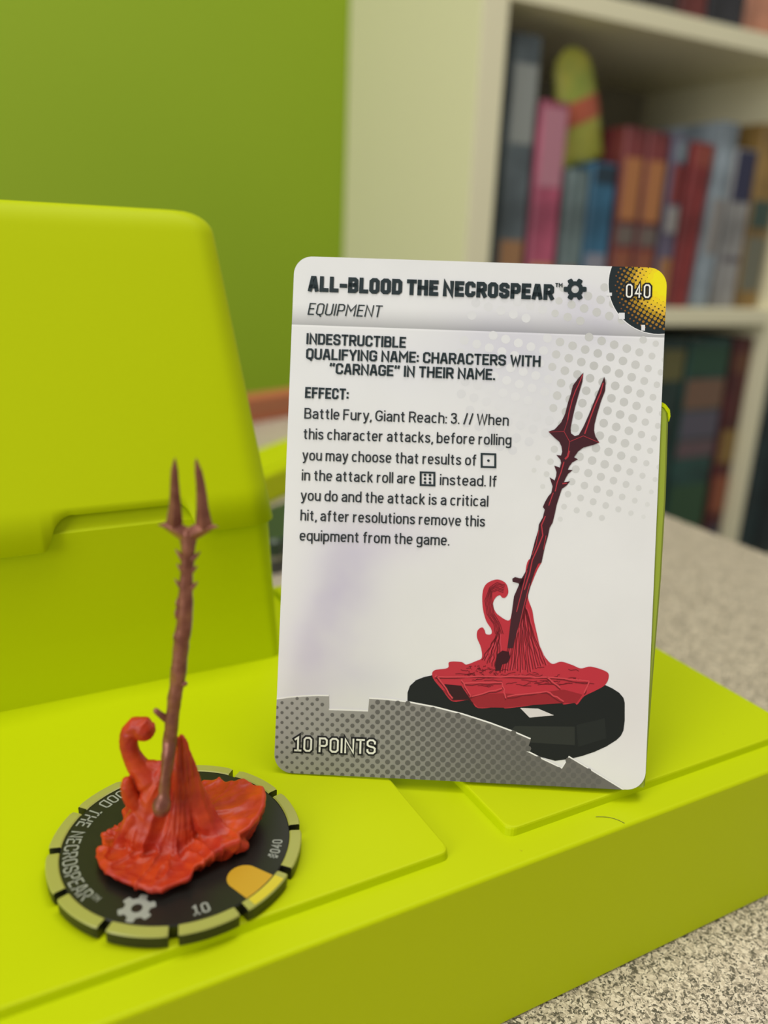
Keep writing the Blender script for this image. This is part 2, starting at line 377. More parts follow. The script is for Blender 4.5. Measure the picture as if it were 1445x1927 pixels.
sm = cv.modifiers.new('wall', 'SOLIDIFY'); sm.thickness = .0012; sm.offset = -1; sm.use_even_offset = True
# ------------------------------------------------------------------ card
W_, H_ = 63.5, 88.9
card_px = [(556, 486), (1252, 509.5), (1210, 1496), (519, 1458.7)]
card_uv = [(0, H_), (W_, H_), (W_, 0), (0, 0)]
A = []
for (x, y), (u, v) in zip(card_px, card_uv):
    A.append([x, y, 1, 0, 0, 0, -u*x, -u*y, -u]); A.append([0, 0, 0, x, y, 1, -v*x, -v*y, -v])
HM = np.linalg.svd(np.array(A))[2][-1].reshape(3, 3)
def uv(x, y):
    q = HM@np.array([x, y, 1.0]); return (q[0]/q[2], q[1]/q[2])
q_ = dict(x=71.2155, y=98.331, ya=-0.5322, le=0.3064, ro=-0.0132)
_r = np.array([math.cos(q_['ya']), math.sin(q_['ya']), 0]); _b = np.array([-math.sin(q_['ya']), math.cos(q_['ya']), 0])
_u = np.array([0, 0, 1])*math.cos(q_['le'])+_b*math.sin(q_['le'])
CR = _r*math.cos(q_['ro'])-_u*math.sin(q_['ro']); CU = _u*math.cos(q_['ro'])+_r*math.sin(q_['ro']); CN = np.cross(CR, CU)   # towards the viewer
CO = np.array([q_['x'], q_['y'], .56]) - CR*W_/2
def c3(u, v, n=0): return CO+CR*u+CU*v+CN*n
cardt = thing('game_card', CO+CR*W_/2, 'white game card with rules text leaning on the lime post', 'card')
# easel plate of the stand behind the card, with two gussets
pl = [(30, .6), (W_+.25, .6), (W_+.8, 19), (W_+1.45, 36), (W_+1.65, 50), (W_+1.5, 63.4), (W_+1.3, 64.6), (W_+.7, 65.4), (W_-.3, 65.9), (30, 65.9)]
V, Fc = loft([[c3(u, v, -3.2) for u, v in pl], [c3(u, v, -.9) for u, v in pl], [c3(u-.02*(u-45), v-.25, -.45) for u, v in pl]])
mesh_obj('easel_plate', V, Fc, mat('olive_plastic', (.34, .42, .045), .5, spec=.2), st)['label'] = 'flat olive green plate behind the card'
lip = [(W_+1.75, 63.9), (W_+1.6, 65.0), (W_+.85, 65.9), (W_-.3, 66.5), (30, 66.5)]; lin = [(W_+1.55, 63.0), (W_+1.3, 64.4), (W_+.65, 65.3), (W_-.3, 65.7), (30, 65.7)]
V, Fc = loft([[c3(u, v, q) for u, v in lip+lin[::-1]] for q in (-3.3, -.5)]); mesh_obj('easel_lip', V, Fc, m_lime, st)
for u0 in (38, 54):
    f0 = c3(u0, .8, -3.1); ft = c3(u0, 58, -3.1); bk = f0-CN*np.array([1, 1, 0])*30; bk[2] = .02; f0[2] = .02
    V = [tuple(p+CR*q*np.array([1, 1, 0])) for q in (-1, 1) for p in (f0, ft, bk)]
    mesh_obj('gusset', V, [(0, 1, 2), (3, 5, 4), (0, 3, 4, 1), (1, 4, 5, 2), (2, 5, 3, 0)], m_lime, st)
outl = rrect(0, W_, 0, H_, 3.1, 8)
V, Fc = loft([[c3(u, v, -.32) for u, v in outl], [c3(u, v, -.02) for u, v in outl]])
mesh_obj('card_stock', V, Fc, m_card, cardt)
def clip(poly):
    out = list(poly); n = len(outl)
    for i in range(n):
        a, b_ = outl[i], outl[(i+1) % n]
        if not out: return []
        ex, ey = b_[0]-a[0], b_[1]-a[1]; ins = lambda p: ex*(p[1]-a[1])-ey*(p[0]-a[0]) >= -1e-9
        res = []
        for k in range(len(out)):
            p, q = out[k-1], out[k]; ip, iq = ins(p), ins(q)
            if ip != iq:
                d1 = ex*(p[1]-a[1])-ey*(p[0]-a[0]); d2 = ex*(q[1]-a[1])-ey*(q[0]-a[0]); t = d1/(d1-d2)
                res.append((p[0]+t*(q[0]-p[0]), p[1]+t*(q[1]-p[1])))
            if iq: res.append(q)
        out = res
    return out
WK = .875/srgb(226, 226, 226)[0]
def ink(r, g, b): return srgb(r, g, b, WK)
class Ink:
    def __init__(s): s.V, s.F, s.C = [], [], []
    def poly(s, pts, col, lay, px=True, to3=None, do_clip=True):
        if px: pts = [uv(*p) for p in pts]
        if do_clip: pts = clip(pts)
        if len(pts) < 3: return
        tr = tessellate_polygon([[Vector((p[0], p[1], 0)) for p in pts]])
        o = len(s.V); s.V += [(to3 or c3)(p[0], p[1], lay*.012) for p in pts]; s.C += [col]*len(pts)
        for t in tr:
            a, b_, c_ = (pts[i] for i in t)
            ar = (b_[0]-a[0])*(c_[1]-a[1])-(b_[1]-a[1])*(c_[0]-a[0])
            s.F.append(tuple(i+o for i in (t if ar > 0 else t[::-1])))
    def obj(s, name, parent=cardt, label=None, mt=None):
        o = mesh_obj(name, s.V, s.F, mt or m_print, parent, cols=s.C)
        if label: o['label'] = label
        return o
# background print: white with soft grey and violet clouds, header gradient; warm light painted in down the card
V0H = uv(860, 626.6)[1]
def lines_y(x): return 615.3+(x-552.5)*.037
smud = [(650, 1120, 70, 150, (-.10, -.115, -.055)), (585, 1240, 45, 90, (-.07, -.085, -.035)), (760, 1010, 90, 60, (-.035, -.045, -.02)),
        (960, 640, 120, 60, (-.07, -.075, -.04)), (1010, 760, 100, 90, (-.045, -.045, -.03)), (1120, 600, 90, 50, (-.09, -.1, -.05)), (700, 1290, 80, 40, (-.04, -.04, -.02)),
        (1180, 1330, 60, 90, (-.03, -.045, -.04)), (800, 700, 160, 60, (-.02, -.02, -.01))]
PXM = H_/980.0; HI = np.linalg.inv(HM)
def to_px(u, v):
    q = HI@np.array([u, v, 1.0]); return q[0]/q[2], q[1]/q[2]
nu = 90; VS = sorted(list(np.linspace(0, H_, 240)) + [V0H-.34, V0H-.3, V0H-.01, V0H, V0H+.3, V0H+.8]); nv = len(VS)-1; V, Cc, Fc = [], [], []
for j in range(nv+1):
    for i in range(nu+1):
        u, v = W_*i/nu, VS[j]; x, y = to_px(u, v)
        colr = np.array([.875, .875, .88]) - np.array([.0, .015, .045])*max(0, (y-700)/800)  # lower card yellowed in the colour, standing in for the light there
        n_ = noise.fractal(Vector((u*.06, v*.06, 3)), 1, 2, 4); 
        for sx, sy, wx, wy, dc in smud:
            g = math.exp(-((x-sx)/wx)**2-((y-sy)/wy)**2)*(1+.9*n_); colr = colr+np.array(dc)*g*1.5
        colr = colr*(1+.035*n_)
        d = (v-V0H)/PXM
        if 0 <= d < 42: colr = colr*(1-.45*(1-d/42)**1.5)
        if -3.5 < d < 0: colr = colr*1.06
        # clamp into rounded corners
        r = 3.1; cu, cvv = min(max(u, r), W_-r), min(max(v, r), H_-r)
        if (u < r or u > W_-r) and (v < r or v > H_-r):
            dd = math.hypot(u-cu, v-cvv)
            if dd > r: u, v = cu+(u-cu)*r/dd, cvv+(v-cvv)*r/dd
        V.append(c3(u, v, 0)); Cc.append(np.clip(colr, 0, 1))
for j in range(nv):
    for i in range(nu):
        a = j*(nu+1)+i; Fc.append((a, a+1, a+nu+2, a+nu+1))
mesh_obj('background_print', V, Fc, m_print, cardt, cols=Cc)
def circ(x, y, r, n=12): return [(x+r*math.cos(2*math.pi*k/n), y+r*math.sin(2*math.pi*k/n)) for k in range(n)]
# pale halftone dots
K = Ink()
a_ = math.radians(17)
for i in range(-40, 60):
    for j in range(-40, 60):
        x = 1129+ (i*math.cos(a_)-j*math.sin(a_))*24.6; y = 647+(i*math.sin(a_)+j*math.cos(a_))*24.6
        if not (850 < x < 1262 and 545 < y < 985): continue
        ly = lines_y(x)
        if y < ly+4 and y > ly-26: continue
        e = 1-min(1, math.hypot((x-1120)/150, (y-720)/330))           # strength of grey dots
        wl = math.exp(-((x-960)/80)**2-((y-690)/130)**2)
        if x > 1035+ (y-640)*.0 or y > 860:
            g = int(222-30*max(0, e)**.6); 
            if e > .02: K.poly(circ(x, y, 8.2*min(1, .5+e)), ink(g, g, g-2), 1)
        elif wl > .15: K.poly(circ(x, y, 8.6), ink(214+10*wl, 214+10*wl, 216+10*wl), 1)
K.obj('halftone_dots')
# corner badge
K = Ink(); bcx, bcy, br = 1236, 540, 94
K.poly(circ(bcx, bcy, br+1.6, 64), ink(240, 240, 240), 2)
K.poly(circ(bcx, bcy, br, 64), ink(32, 42, 46), 3)
a_ = math.radians(31); sp = 8.0; bd = ink(32, 42, 46)
K.poly(circ(1246, 538, 30, 30), ink(248, 226, 28), 4)
for i in range(-20, 20):
    for j in range(-20, 20):
        x = 1200+(i*math.cos(a_)-j*math.sin(a_))*sp; y = 560+(i*math.sin(a_)+j*math.cos(a_))*sp
        if math.hypot(x-bcx, y-bcy) > br-8: continue
        d = math.hypot((x-1247)*1.0, (y-537)*.93); t = max(0, min(1, (98-d)/75))
        rr = sp*(.10+.64*t**.8)
        if t < .06: continue
        cl = (int(120+130*t), int(70+152*t), int(45-15*t))
        if t > .55: cl = (int(215+35*(t-.55)/.45), int(170+56*(t-.55)/.45), int(60-35*(t-.55)/.45))
        K.poly(circ(x, y, rr, 10), ink(*cl), 5+.15*((i+j) % 2))
for a, b_ in (((1138, 556), (1148, 562)), ((1161, 594), (1172, 606)), ((1203, 617), (1210, 628))):
    K.poly([(a[0], a[1]), (b_[0], a[1]), (b_[0], b_[1]), (a[0], b_[1])], ink(225, 225, 228), 6)
K.obj('corner_badge', label='black corner badge with yellow halftone fade')

# bottom banner
K = Ink()
arc = [(515, 1322), (545, 1318), (572, 1315.6), (600, 1314.6), (621, 1315), (621, 1341), (694, 1344), (696, 1320), (730, 1322.5), (767, 1327), (818, 1337), (870, 1350.5), (920, 1367), (965, 1384), (997, 1398), (989, 1420), (1022, 1437), (1055, 1453), (1068, 1431.5), (1110, 1457), (1168, 1493), (1185, 1506)]
K.poly([(x, y-1.6) for x, y in arc]+[(1185, 1520), (500, 1520), (500, 1324)], ink(238, 236, 232), 9)
K.obj('banner_outline')
K = Ink()
# banner fill in vertical strips so that its flat grey print runs darker to the right
for k in range(60):
    x0, x1 = 505+k*11.5, 505+(k+1)*11.5
    def ya(x):
        for (xa, y_a), (xb, y_b) in zip(arc, arc[1:]):
            if xa <= x <= xb and xb > xa: return y_a+(y_b-y_a)*(x-xa)/(xb-xa)
        return arc[0][1] if x < 600 else 1510
t_ = [(x, y+1.2) for x, y in arc]+[(1185, 1530), (500, 1530), (500, 1324)]
def clip_x(poly, xa, xb):
    for sgn, xl in ((1, xa), (-1, xb)):
        res = []
        for k in range(len(poly)):
            p, q = poly[k-1], poly[k]; ip, iq = sgn*(p[0]-xl) >= 0, sgn*(q[0]-xl) >= 0
            if ip != iq:
                tt = (xl-p[0])/(q[0]-p[0]); res.append((xl, p[1]+tt*(q[1]-p[1])))
            if iq: res.append(q)
        poly = res
        if not poly: return []
    return poly
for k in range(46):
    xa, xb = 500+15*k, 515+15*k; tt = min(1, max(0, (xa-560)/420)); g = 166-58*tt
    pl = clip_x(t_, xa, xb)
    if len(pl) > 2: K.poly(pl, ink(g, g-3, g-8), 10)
K.obj('banner_print', label='grey banner with a dot screen')
K = Ink()
for i in range(0, 80):
    for j in range(-2, 24):
        x = 506+i*9.35; y = 1318+j*18.6+(9.3 if i % 2 else 0)+(x-520)*.05
        if y < ya(x)+3 or y > 1500 or x > 1130: continue
        if 615 < x < 700 and y < 1347: continue
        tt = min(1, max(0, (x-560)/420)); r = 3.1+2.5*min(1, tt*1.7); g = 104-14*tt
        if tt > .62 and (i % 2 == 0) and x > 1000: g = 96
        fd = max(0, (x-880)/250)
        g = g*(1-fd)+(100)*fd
        K.poly(circ(x, y, r, 9), ink(g, g-2, g-6), 11)
K.obj('banner_dots')

# ---- lettering: own squared stroke alphabet for the headings
a, b = .26, .13
G = {
 'A': (.52, [[(0, 0), (.36, 1), (.64, 1), (1, 0)], [(.14, .27), (.86, .27)]]),
 'B': (.5, [[(0, 0), (0, 1), (.76, 1), (.97, .9), (.97, .62), (.78, .52), (1, .42), (1, .1), (.78, 0), 'c'], [(0, .52), (.78, .52)]]),
 'C': (.5, [['x', (1, .66), (1, 1-b), (1-a, 1), (a, 1), (0, 1-b), (0, b), (a, 0), (1-a, 0), (1, b), (1, .34)]]),
 'D': (.5, [[(0, 0), (0, 1), (1-a, 1), (1, 1-b), (1, b), (1-a, 0), 'c']]),
 'E': (.42, [[(1, 1), (0, 1), (0, 0), (1, 0)], [(0, .52), (.85, .52)]]),
 'F': (.42, [[(1, 1), (0, 1), (0, 0)], [(0, .5), (.85, .5)]]),
 'G': (.52, [['x', (1, .70), (1, 1-b), (1-a, 1), (a, 1), (0, 1-b), (0, b), (a, 0), (1-a, 0), (1, b), (1, .46), (.5, .46)]]),
 'H': (.52, [[(0, 0), (0, 1)], [(1, 0), (1, 1)], [(0, .5), (1, .5)]]),
 'I': (0, [[(.5, 0), (.5, 1)]]),
 'L': (.40, [[(0, 1), (0, 0), (1, 0)]]),
 'M': (.68, [[(0, 0), (0, 1), (.5, .42), (1, 1), (1, 0)]]),
 'N': (.54, [[(0, 0), (0, 1), (1, 0), (1, 1)]]),
 'O': (.5, [[(a, 0), (0, b), (0, 1-b), (a, 1), (1-a, 1), (1, 1-b), (1, b), (1-a, 0), 'c']]),
 'P': (.48, [[(0, 0), (0, 1), (1-a, 1), (1, 1-b), (1, .4+b), (1-a, .42), (0, .42)]]),
 'Q': (.5, [[(a, 0), (0, b), (0, 1-b), (a, 1), (1-a, 1), (1, 1-b), (1, b), (1-a, 0), 'c'], [(.5, 0), (.75, -.16)]]),
 'R': (.5, [[(0, 0), (0, 1), (1-a, 1), (1, 1-b), (1, .45+b*.7), (1-a, .45), (0, .45)], [(.55, .45), (1, 0)]]),
 'S': (.5, [['x', (1, .69), (1, 1-b), (1-a, 1), (a, 1), (0, 1-b), (0, .63), (.2, .54), (.8, .46), (1, .37), (1, b), (1-a, 0), (a, 0), (0, b), (0, .31)]]),
 'T': (.46, [[(0, 1), (1, 1)], [(.5, 1), (.5, 0)]]),
 'U': (.5, [[(0, 1), (0, b), (a, 0), (1-a, 0), (1, b), (1, 1)]]),
 'W': (.78, [[(0, 1), (.24, 0), (.5, .8), (.76, 0), (1, 1)]]),
 'Y': (.5, [[(0, 1), (.5, .42), (1, 1)], [(.5, .42), (.5, 0)]]),
 '-': (.28, [[(0, .42), (1, .42)]]), ':': (0, [[(.5, .12), (.5, .12001)], [(.5, .62), (.5, .62001)]]), '.': (0, [[(.5, 0), (.5, .0001)]]),
 '\u201c': (.30, [[(0, .84), (.1, 1)], [(.9, .84), (1, 1)]]), '\u201d': (.30, [[(0, .84), (.1, 1)], [(.9, .84), (1, 1)]]),
 '0': (.46, [[(a, 0), (0, b), (0, 1-b), (a, 1), (1-a, 1), (1, 1-b), (1, b), (1-a, 0), 'c']]),
 '1': (.36, [[(0, .86), (.5, 1), (.5, 0)], [(0, 0), (1, 0)]]),
 '4': (.46, [[(.72, 0), (.72, 1), (0, .28), (1, .28)]]),
 '#': (.46, [[(.25, 0), (.4, 1)], [(.65, 0), (.8, 1)], [(0, .33), (1, .33)], [(0, .68), (1, .68)]]),
}
def stroke(pts, t, closed=False, ext=True):
    ext = ext and 'x' not in str(ext)
    P = [np.array(p, float) for p in pts]; n = len(P); out = []
    if n == 2 and np.linalg.norm(P[1]-P[0]) < t*.01:
        x, y = P[0]; h = t/2; return [[(x-h, y-h), (x+h, y-h), (x+h, y+h), (x-h, y+h)]]
    dirs = []
    for k in range(n if closed else n-1):
        d = P[(k+1) % n]-P[k]; dirs.append(d/max(1e-9, np.linalg.norm(d)))
    if not closed and ext:
        P[0] = P[0]-dirs[0]*t/2; P[-1] = P[-1]+dirs[-1]*t/2
    Lf, Rt = [], []
    for k in range(n):
        if closed: d0, d1 = dirs[k-1], dirs[k]
        else: d0 = dirs[max(k-1, 0)]; d1 = dirs[min(k, n-2)]
        nrm = np.array([-(d0+d1)[1], (d0+d1)[0]]); L = np.linalg.norm(nrm)
        if L < 1e-6: nrm = np.array([-d0[1], d0[0]]); L = 1
        nrm = nrm/L; cs = max(.45, nrm@np.array([-d0[1], d0[0]]))
        Lf.append(P[k]+nrm*t/2/cs); Rt.append(P[k]-nrm*t/2/cs)
    for k in range(n if closed else n-1):
        j = (k+1) % n; out.append([tuple(Lf[k]), tuple(Rt[k]), tuple(Rt[j]), tuple(Lf[j])])
    return out
def heading(text, L, h, tr, gap=.11, shear=0, spc=.2):
    """polygons of a heading of length L and cap height h, stroke tr*h, baseline at y=0"""
    t = tr*h
    fixed = sum((t if ch != ' ' else spc*h) for ch in text)+gap*h*(len(text)-1)
    wid = sum(G[ch][0] for ch in text if ch != ' ')
    k = (L-fixed)/wid if wid else 0          # width of letter bodies beyond one stroke
    x = 0; polys = []
    for ch in text:
        if ch == ' ': x += spc*h+gap*h; continue
        gw, sts = G[ch]; wd = k*gw
        for s_ in sts:
            cl = s_[-1] == 'c'; ex = s_[0] != 'x'; pts = s_[:-1] if cl else (s_ if ex else s_[1:])
            q = [(x+t/2+p[0]*wd, t/2+p[1]*(h-t)) for p in pts]
            for pl in stroke(q, t, cl, ex): polys.append([(px_+shear*py_, py_) for px_, py_ in pl])
        x += wd+t+gap*h
    return polys
def put(K, polys, p0, p1, col, lay, dx=0):
    a_, b_ = np.array(uv(*p0)), np.array(uv(*p1)); d = b_-a_; L = np.linalg.norm(d); d /= L; n_ = np.array([-d[1], d[0]])
    for pl in polys: K.poly([tuple(a_+d*(p[0]+dx)+n_*p[1]) for p in pl], col, lay, px=False, do_clip=False)
PXM = H_/980.0
def lenuv(p0, p1): return float(np.linalg.norm(np.array(uv(*p0))-np.array(uv(*p1))))
slate = ink(36, 48, 52)
def head_obj(name, text, p0, p1, hpx, tr, gap=.11, shear=0, spc=.2, col=None):
    K = Ink(); put(K, heading(text, lenuv(p0, p1), hpx*PXM, tr, gap, shear, spc), p0, p1, col or slate, 13); return K.obj(name)
head_obj('title_lettering', 'ALL-BLOOD THE NECROSPEAR', (581, 553.5), (1039, 570.3), 29.5, .255, gap=.06, spc=.17)
K = Ink()
put(K, heading('TM', lenuv((1042, 545), (1055.5, 545.5)), 7.6*PXM, .25, .1), (1042, 545.5), (1055.5, 546), slate, 13)
K.obj('trademark_sign')
head_obj('subtitle_lettering', 'EQUIPMENT', (580, 597.5), (716, 602.5), 22.5, .105, gap=.14, shear=.17)
head_obj('rules_heading', 'INDESTRUCTIBLE', (578, 653), (763, 660.6), 21, .185, gap=.08)
head_obj('rules_heading', 'QUALIFYING NAME: CHARACTERS WITH', (577.4, 681.5), (1014.3, 696.4), 21, .185, gap=.08, spc=.22)
head_obj('rules_heading', '\u201cCARNAGE\u201d IN THEIR NAME.', (621, 709.2), (929.6, 721.4), 21, .185, gap=.08, spc=.22)
head_obj('rules_heading', 'EFFECT:', (575.6, 754.5), (656.6, 758), 21, .185, gap=.08)
# gear symbol
def gear_polys(r0, r1, r2, rot=0, n=6, flat=.46):
    out = []; m_ = 96
    def rad(a):
        f = ((a-rot)/(2*math.pi)*n) % 1; d = abs(f-.5)*2       # 1 at tooth centre
        return r1 if d > 1-flat else (r2 if d < 1-flat-.1 else r2+(r1-r2)*(d-(1-flat-.1))/.1)
    for k in range(m_):
        a0, a1 = 2*math.pi*k/m_, 2*math.pi*(k+1)/m_; q0, q1 = rad(a0), rad(a1)
        out.append([(r0*math.cos(a0), r0*math.sin(a0)), (q0*math.cos(a0), q0*math.sin(a0)), (q1*math.cos(a1), q1*math.sin(a1)), (r0*math.cos(a1), r0*math.sin(a1))])
    return out
K = Ink()
for pl in gear_polys(7.2, 21.5, 15.2, rot=0): K.poly([(1079+p[0], 549.8-p[1]) for p in pl], slate, 13)
K.obj('gear_symbol')
# running text: a condensed stroke alphabet, cap height 1, drawn on centre lines
TS = .128; hh = TS/2; XH = .745; B_, X_ = hh, XH-hh; MID = (B_+X_)/2
def ell(w, a0, a1, y0=B_, y1=X_, n=14, ex=2.5):
    out = []
    for k in range(n+1):
        q = math.radians(a0+(a1-a0)*k/n); c_, s_ = math.cos(q), math.sin(q)
        out.append((w/2+w/2*math.copysign(abs(c_)**(2/ex), c_), (y0+y1)/2+(y1-y0)/2*math.copysign(abs(s_)**(2/ex), s_)))
    return out
def arch(x0, x1): return [(x0, X_-.17)] + [(x0+(x1-x0)*(.5-.5*math.copysign(abs(math.cos(math.radians(q)))**.8, math.cos(math.radians(q)))), X_-.17+.17*math.sin(math.radians(q))**.8) for q in (25, 50, 70, 90, 110, 130, 155)] + [(x1, X_-.17), (x1, 0)]
w = .36
D2 = {
 'o': (w, [ell(w, 0, 345) + ['c']]),
 'c': (.33, [ell(.34, 42, 318)]), 'e': (.35, [[(.03, MID), (.35, MID)] , ell(.35, 0, 318)]),
 'a': (.34, [[(.02, X_-.14), (.06, X_-.04), (.17, X_), (.28, X_-.04), (.33, X_-.14), (.33, 0)], [(.33, .44), (.14, .40), (.02, .32), (0, .2), (.06, .09), (.16, B_), (.27, .11), (.33, .2)]]),
 'b': (w, [[(0, 0), (0, 1.02)], ell(w, 178, -178)]), 'd': (w, [[(w, 0), (w, 1.02)], ell(w, 2, 358)]),
 'p': (w, [[(0, XH), (0, -.26)], ell(w, 178, -178)]), 'q': (w, [[(w, XH), (w, -.26)], ell(w, 2, 358)]),
 'g': (w, [[(w, XH), (w, -.08), (.30, -.17), (.18, -.2), (.06, -.17), (.02, -.1)], ell(w, 2, 358, .12)]),
 'f': (.24, [[(.10, 0), (.10, .84), (.14, .94), (.26, .96)], [(-.03, X_), (.25, X_)]]),
 'h': (.34, [[(0, 0), (0, 1.02)], arch(0, .34)]), 'n': (.34, [[(0, 0), (0, XH)], arch(0, .34)]),
 'm': (.60, [[(0, 0), (0, XH)], arch(0, .30), arch(.30, .60)]),
 'u': (.34, [[(.34, XH), (.34, 0)], [(0, XH), (0, .22), (.05, .1), (.15, B_), (.26, .1), (.34, .2)]]),
 'r': (.22, [[(0, 0), (0, XH)], [(0, .48), (.05, .6), (.12, .665), (.23, .675)]]),
 's': (.31, [[(.31, X_-.13), (.27, X_-.04), (.16, X_), (.04, X_-.05), (.01, X_-.14), (.06, X_-.24), (.26, .32), (.31, .2), (.27, .1), (.16, B_), (.04, .1), (0, .21)]]),
 't': (.24, [[(.10, .92), (.10, .18), (.14, .08), (.25, B_)], [(-.03, X_), (.24, X_)]]),
 'i': (0, [[(0, 0), (0, XH)], [(0, .89), (0, 1.02)]]), 'l': (0, [[(0, 0), (0, 1.02)]]),
 'k': (.32, [[(0, 0), (0, 1.02)], [(.31, XH), (.02, .33)], [(.10, .42), (.33, 0)]]),
 'v': (.34, [[(-.02, XH), (.17, .02), (.36, XH)]]), 'y': (.34, [[(-.02, XH), (.18, .03)], [(.36, XH), (.15, -.10), (.09, -.19), (-.01, -.2)]]),
 ',': (0, [[(0.02, .12), (0.02, 0), (-.04, -.14)]]), '.': (0, [[(0, 0), (0, .13)]]), ':': (0, [[(0, 0), (0, .13)], [(0, .5), (0, .63)]]),
 '/': (.22, [[(0, -.02), (.24, 1.02)]]),
 'B': (.42, [[(.36, .52), (0, .52)], [(0, hh), (.28, hh), (.39, .11), (.43, .27), (.38, .44), (.28, .52)], [(.28, .52), (.36, .6), (.40, .74), (.36, .88), (.26, 1-hh), (0, 1-hh)], [(0, 0), (0, 1)]]),
 'F': (.36, [[(0, 0), (0, 1)], [(0, 1-hh), (.38, 1-hh)], [(0, .52), (.34, .52)]]),
 'G': (.46, [[(.45, .72), (.42, .86), (.33, .93), (.22, 1-hh+.01), (.09, .88), (.01, .7), (0, .5), (.01, .3), (.09, .12), (.22, .05), (.34, .09), (.42, .2), (.45, .3), (.45, .46), (.24, .46)]]),
 'R': (.42, [[(0, 0), (0, 1)], [(0, 1-hh), (.26, 1-hh), (.37, .88), (.41, .72), (.37, .56), (.26, .48), (0, .48)], [(.26, .48), (.43, 0)]]),
 'W': (.66, [[(-.02, 1), (.16, .03), (.33, .96), (.50, .03), (.68, 1)]]), 'I': (0, [[(0, 0), (0, 1)]]),
 '3': (.36, [[(.0, .76), (.05, .89), (.18, .94), (.32, .88), (.35, .74), (.30, .6), (.14, .53)], [(.14, .53), (.32, .46), (.37, .29), (.31, .12), (.18, .05), (.05, .1), (0, .25)]]),
}
def body_line(text, p0, p1, hpx=20.5, gap=.10, spc=.21):
    a_, b_ = np.array(uv(*p0)), np.array(uv(*p1)); d = b_-a_; L = np.linalg.norm(d); d /= L; n_ = np.array([-d[1], d[0]]); h = hpx*PXM
    fixed = sum(((TS+gap) if ch != ' ' else spc+gap*.4) for ch in text)*h-gap*h
    k = (L-fixed)/(h*sum(D2[ch][0] for ch in text if ch != ' '))
    x = 0; K = Ink(); col = ink(38, 44, 48); e_ = 0
    for ch in text:
        if ch == ' ': x += (spc+gap*.4)*h; continue
        gw, sts = D2[ch]; e_ += 1
        for si, s_ in enumerate(sts):
            cl = s_[-1] == 'c'; q = [(x/h+hh+p[0]*k, p[1]) for p in (s_[:-1] if cl else s_)]
            for pl in stroke(q, TS, cl, False): K.poly([tuple(a_+d*p[0]*h+n_*p[1]*h) for p in pl], col, 13+.04*si, px=False, do_clip=False)
        x += (gw*k+TS+gap)*h
    return K.obj('rules_text')
body_line('Battle Fury, Giant Reach: 3. // When', (574.4, 793.4), (955, 807.3))
body_line('this character attacks, before rolling', (572.5, 832), (960, 844.5))
body_line('you may choose that results of', (571, 872), (895, 882.5))
body_line('in the attack roll are', (569.8, 909.7), (780.5, 916.6))
body_line('instead. If', (826.8, 919), (933, 922.4))
body_line('you do and the attack is a critical', (568, 947.7), (917, 960))
body_line('hit, after resolutions remove this', (567.4, 985.2), (911, 998))
body_line('equipment from the game.', (565.9, 1023.2), (844.5, 1033.2))
def die(p0, p1, pips):
    K = Ink(); (x0, y0), (x1, y1) = p0, p1; s_ = .035
    q = lambda x, y: (x, y+(x-x0)*s_)
    t = 3.6; c0 = [(x0+t/2, y0+t/2), (x1-t/2, y0+t/2), (x1-t/2, y1-t/2), (x0+t/2, y1-t/2)]
    for pl in stroke(c0, t, True): K.poly([q(*p) for p in pl], slate, 13)
    for fx, fy in pips: K.poly([q(*p) for p in circ(x0+(x1-x0)*fx, y0+(y1-y0)*fy, 2.5, 10)], slate, 13)
    K.obj('die_symbol')
die((903, 858.5), (932, 886.5), [(.5, .5)])
die((789.5, 893), (818.5, 920.5), [(x, y) for x in (.34, .66) for y in (.24, .5, .76)])
def outlined(name, text, p0, p1, hpx, t1, t2, gap, spc=.2, lay=14):
    K = Ink(); h = hpx*PXM; L = lenuv(p0, p1); t = t1*h
    pw = heading(text, L, h, t1, gap, 0, spc)
    # darker outline: the same centre lines with a wider pen
    fixed = sum((t if ch != ' ' else spc*h) for ch in text)+gap*h*(len(text)-1); wid = sum(G[ch][0] for ch in text if ch != ' '); k = (L-fixed)/wid
    x = 0; pk_ = []
    for ch in text:
        if ch == ' ': x += spc*h+gap*h; continue
        gw, sts = G[ch]; wd = k*gw
        for s_ in sts:
            cl = s_[-1] == 'c'; pts = s_[:-1] if cl else (s_[1:] if s_[0] == 'x' else s_)
            pk_ += stroke([(x+t/2+p[0]*wd, t/2+p[1]*(h-t)) for p in pts], t2*h, cl)
        x += wd+t+gap*h
    put(K, pk_, p0, p1, ink(28, 28, 30), lay); put(K, pw, p0, p1, ink(240, 238, 230), lay+1.5)
    return K.obj(name)
outlined('points_lettering', '10 POINTS', (557, 1419), (708, 1425.5), 28, .125, .36, .13)
outlined('number_lettering', '040', (1173.5, 565.5), (1219.5, 566.5), 25.5, .11, .36, .16)

# ---- picture printed on the card
def pic(ox, oy, s_, pts): return [(ox+x*s_, oy+y*s_) for x, y in pts]
K = Ink()
blk = ink(26, 30, 28)
K.poly(pic(740, 1060, .3183, [(85, 860), (86, 785), (100, 745), (135, 712), (180, 694), (235, 682), (700, 720), (1235, 740), (1285, 764), (1325, 790), (1350, 820), (1358, 850), (1358, 955), (1350, 1015), (1335, 1045), (1310, 1070), (1250, 1108), (1180, 1140), (1105, 1165), (1030, 1182), (950, 1192), (870, 1170), (800, 1140), (600, 1040), (350, 930)]), blk, 4)
K.poly(pic(740, 1060, .3183, [(715, 985), (1065, 990), (1065, 1100), (760, 1080), (690, 1010)]), ink(44, 47, 42), 5)
K.poly(pic(740, 1060, .3183, [(1075, 980), (1240, 940), (1250, 1060), (1085, 1110)]), ink(34, 38, 35), 5)
K.poly(pic(740, 1060, .3183, [(745, 878), (850, 882), (943, 922), (800, 935)]), ink(214, 208, 206), 6)
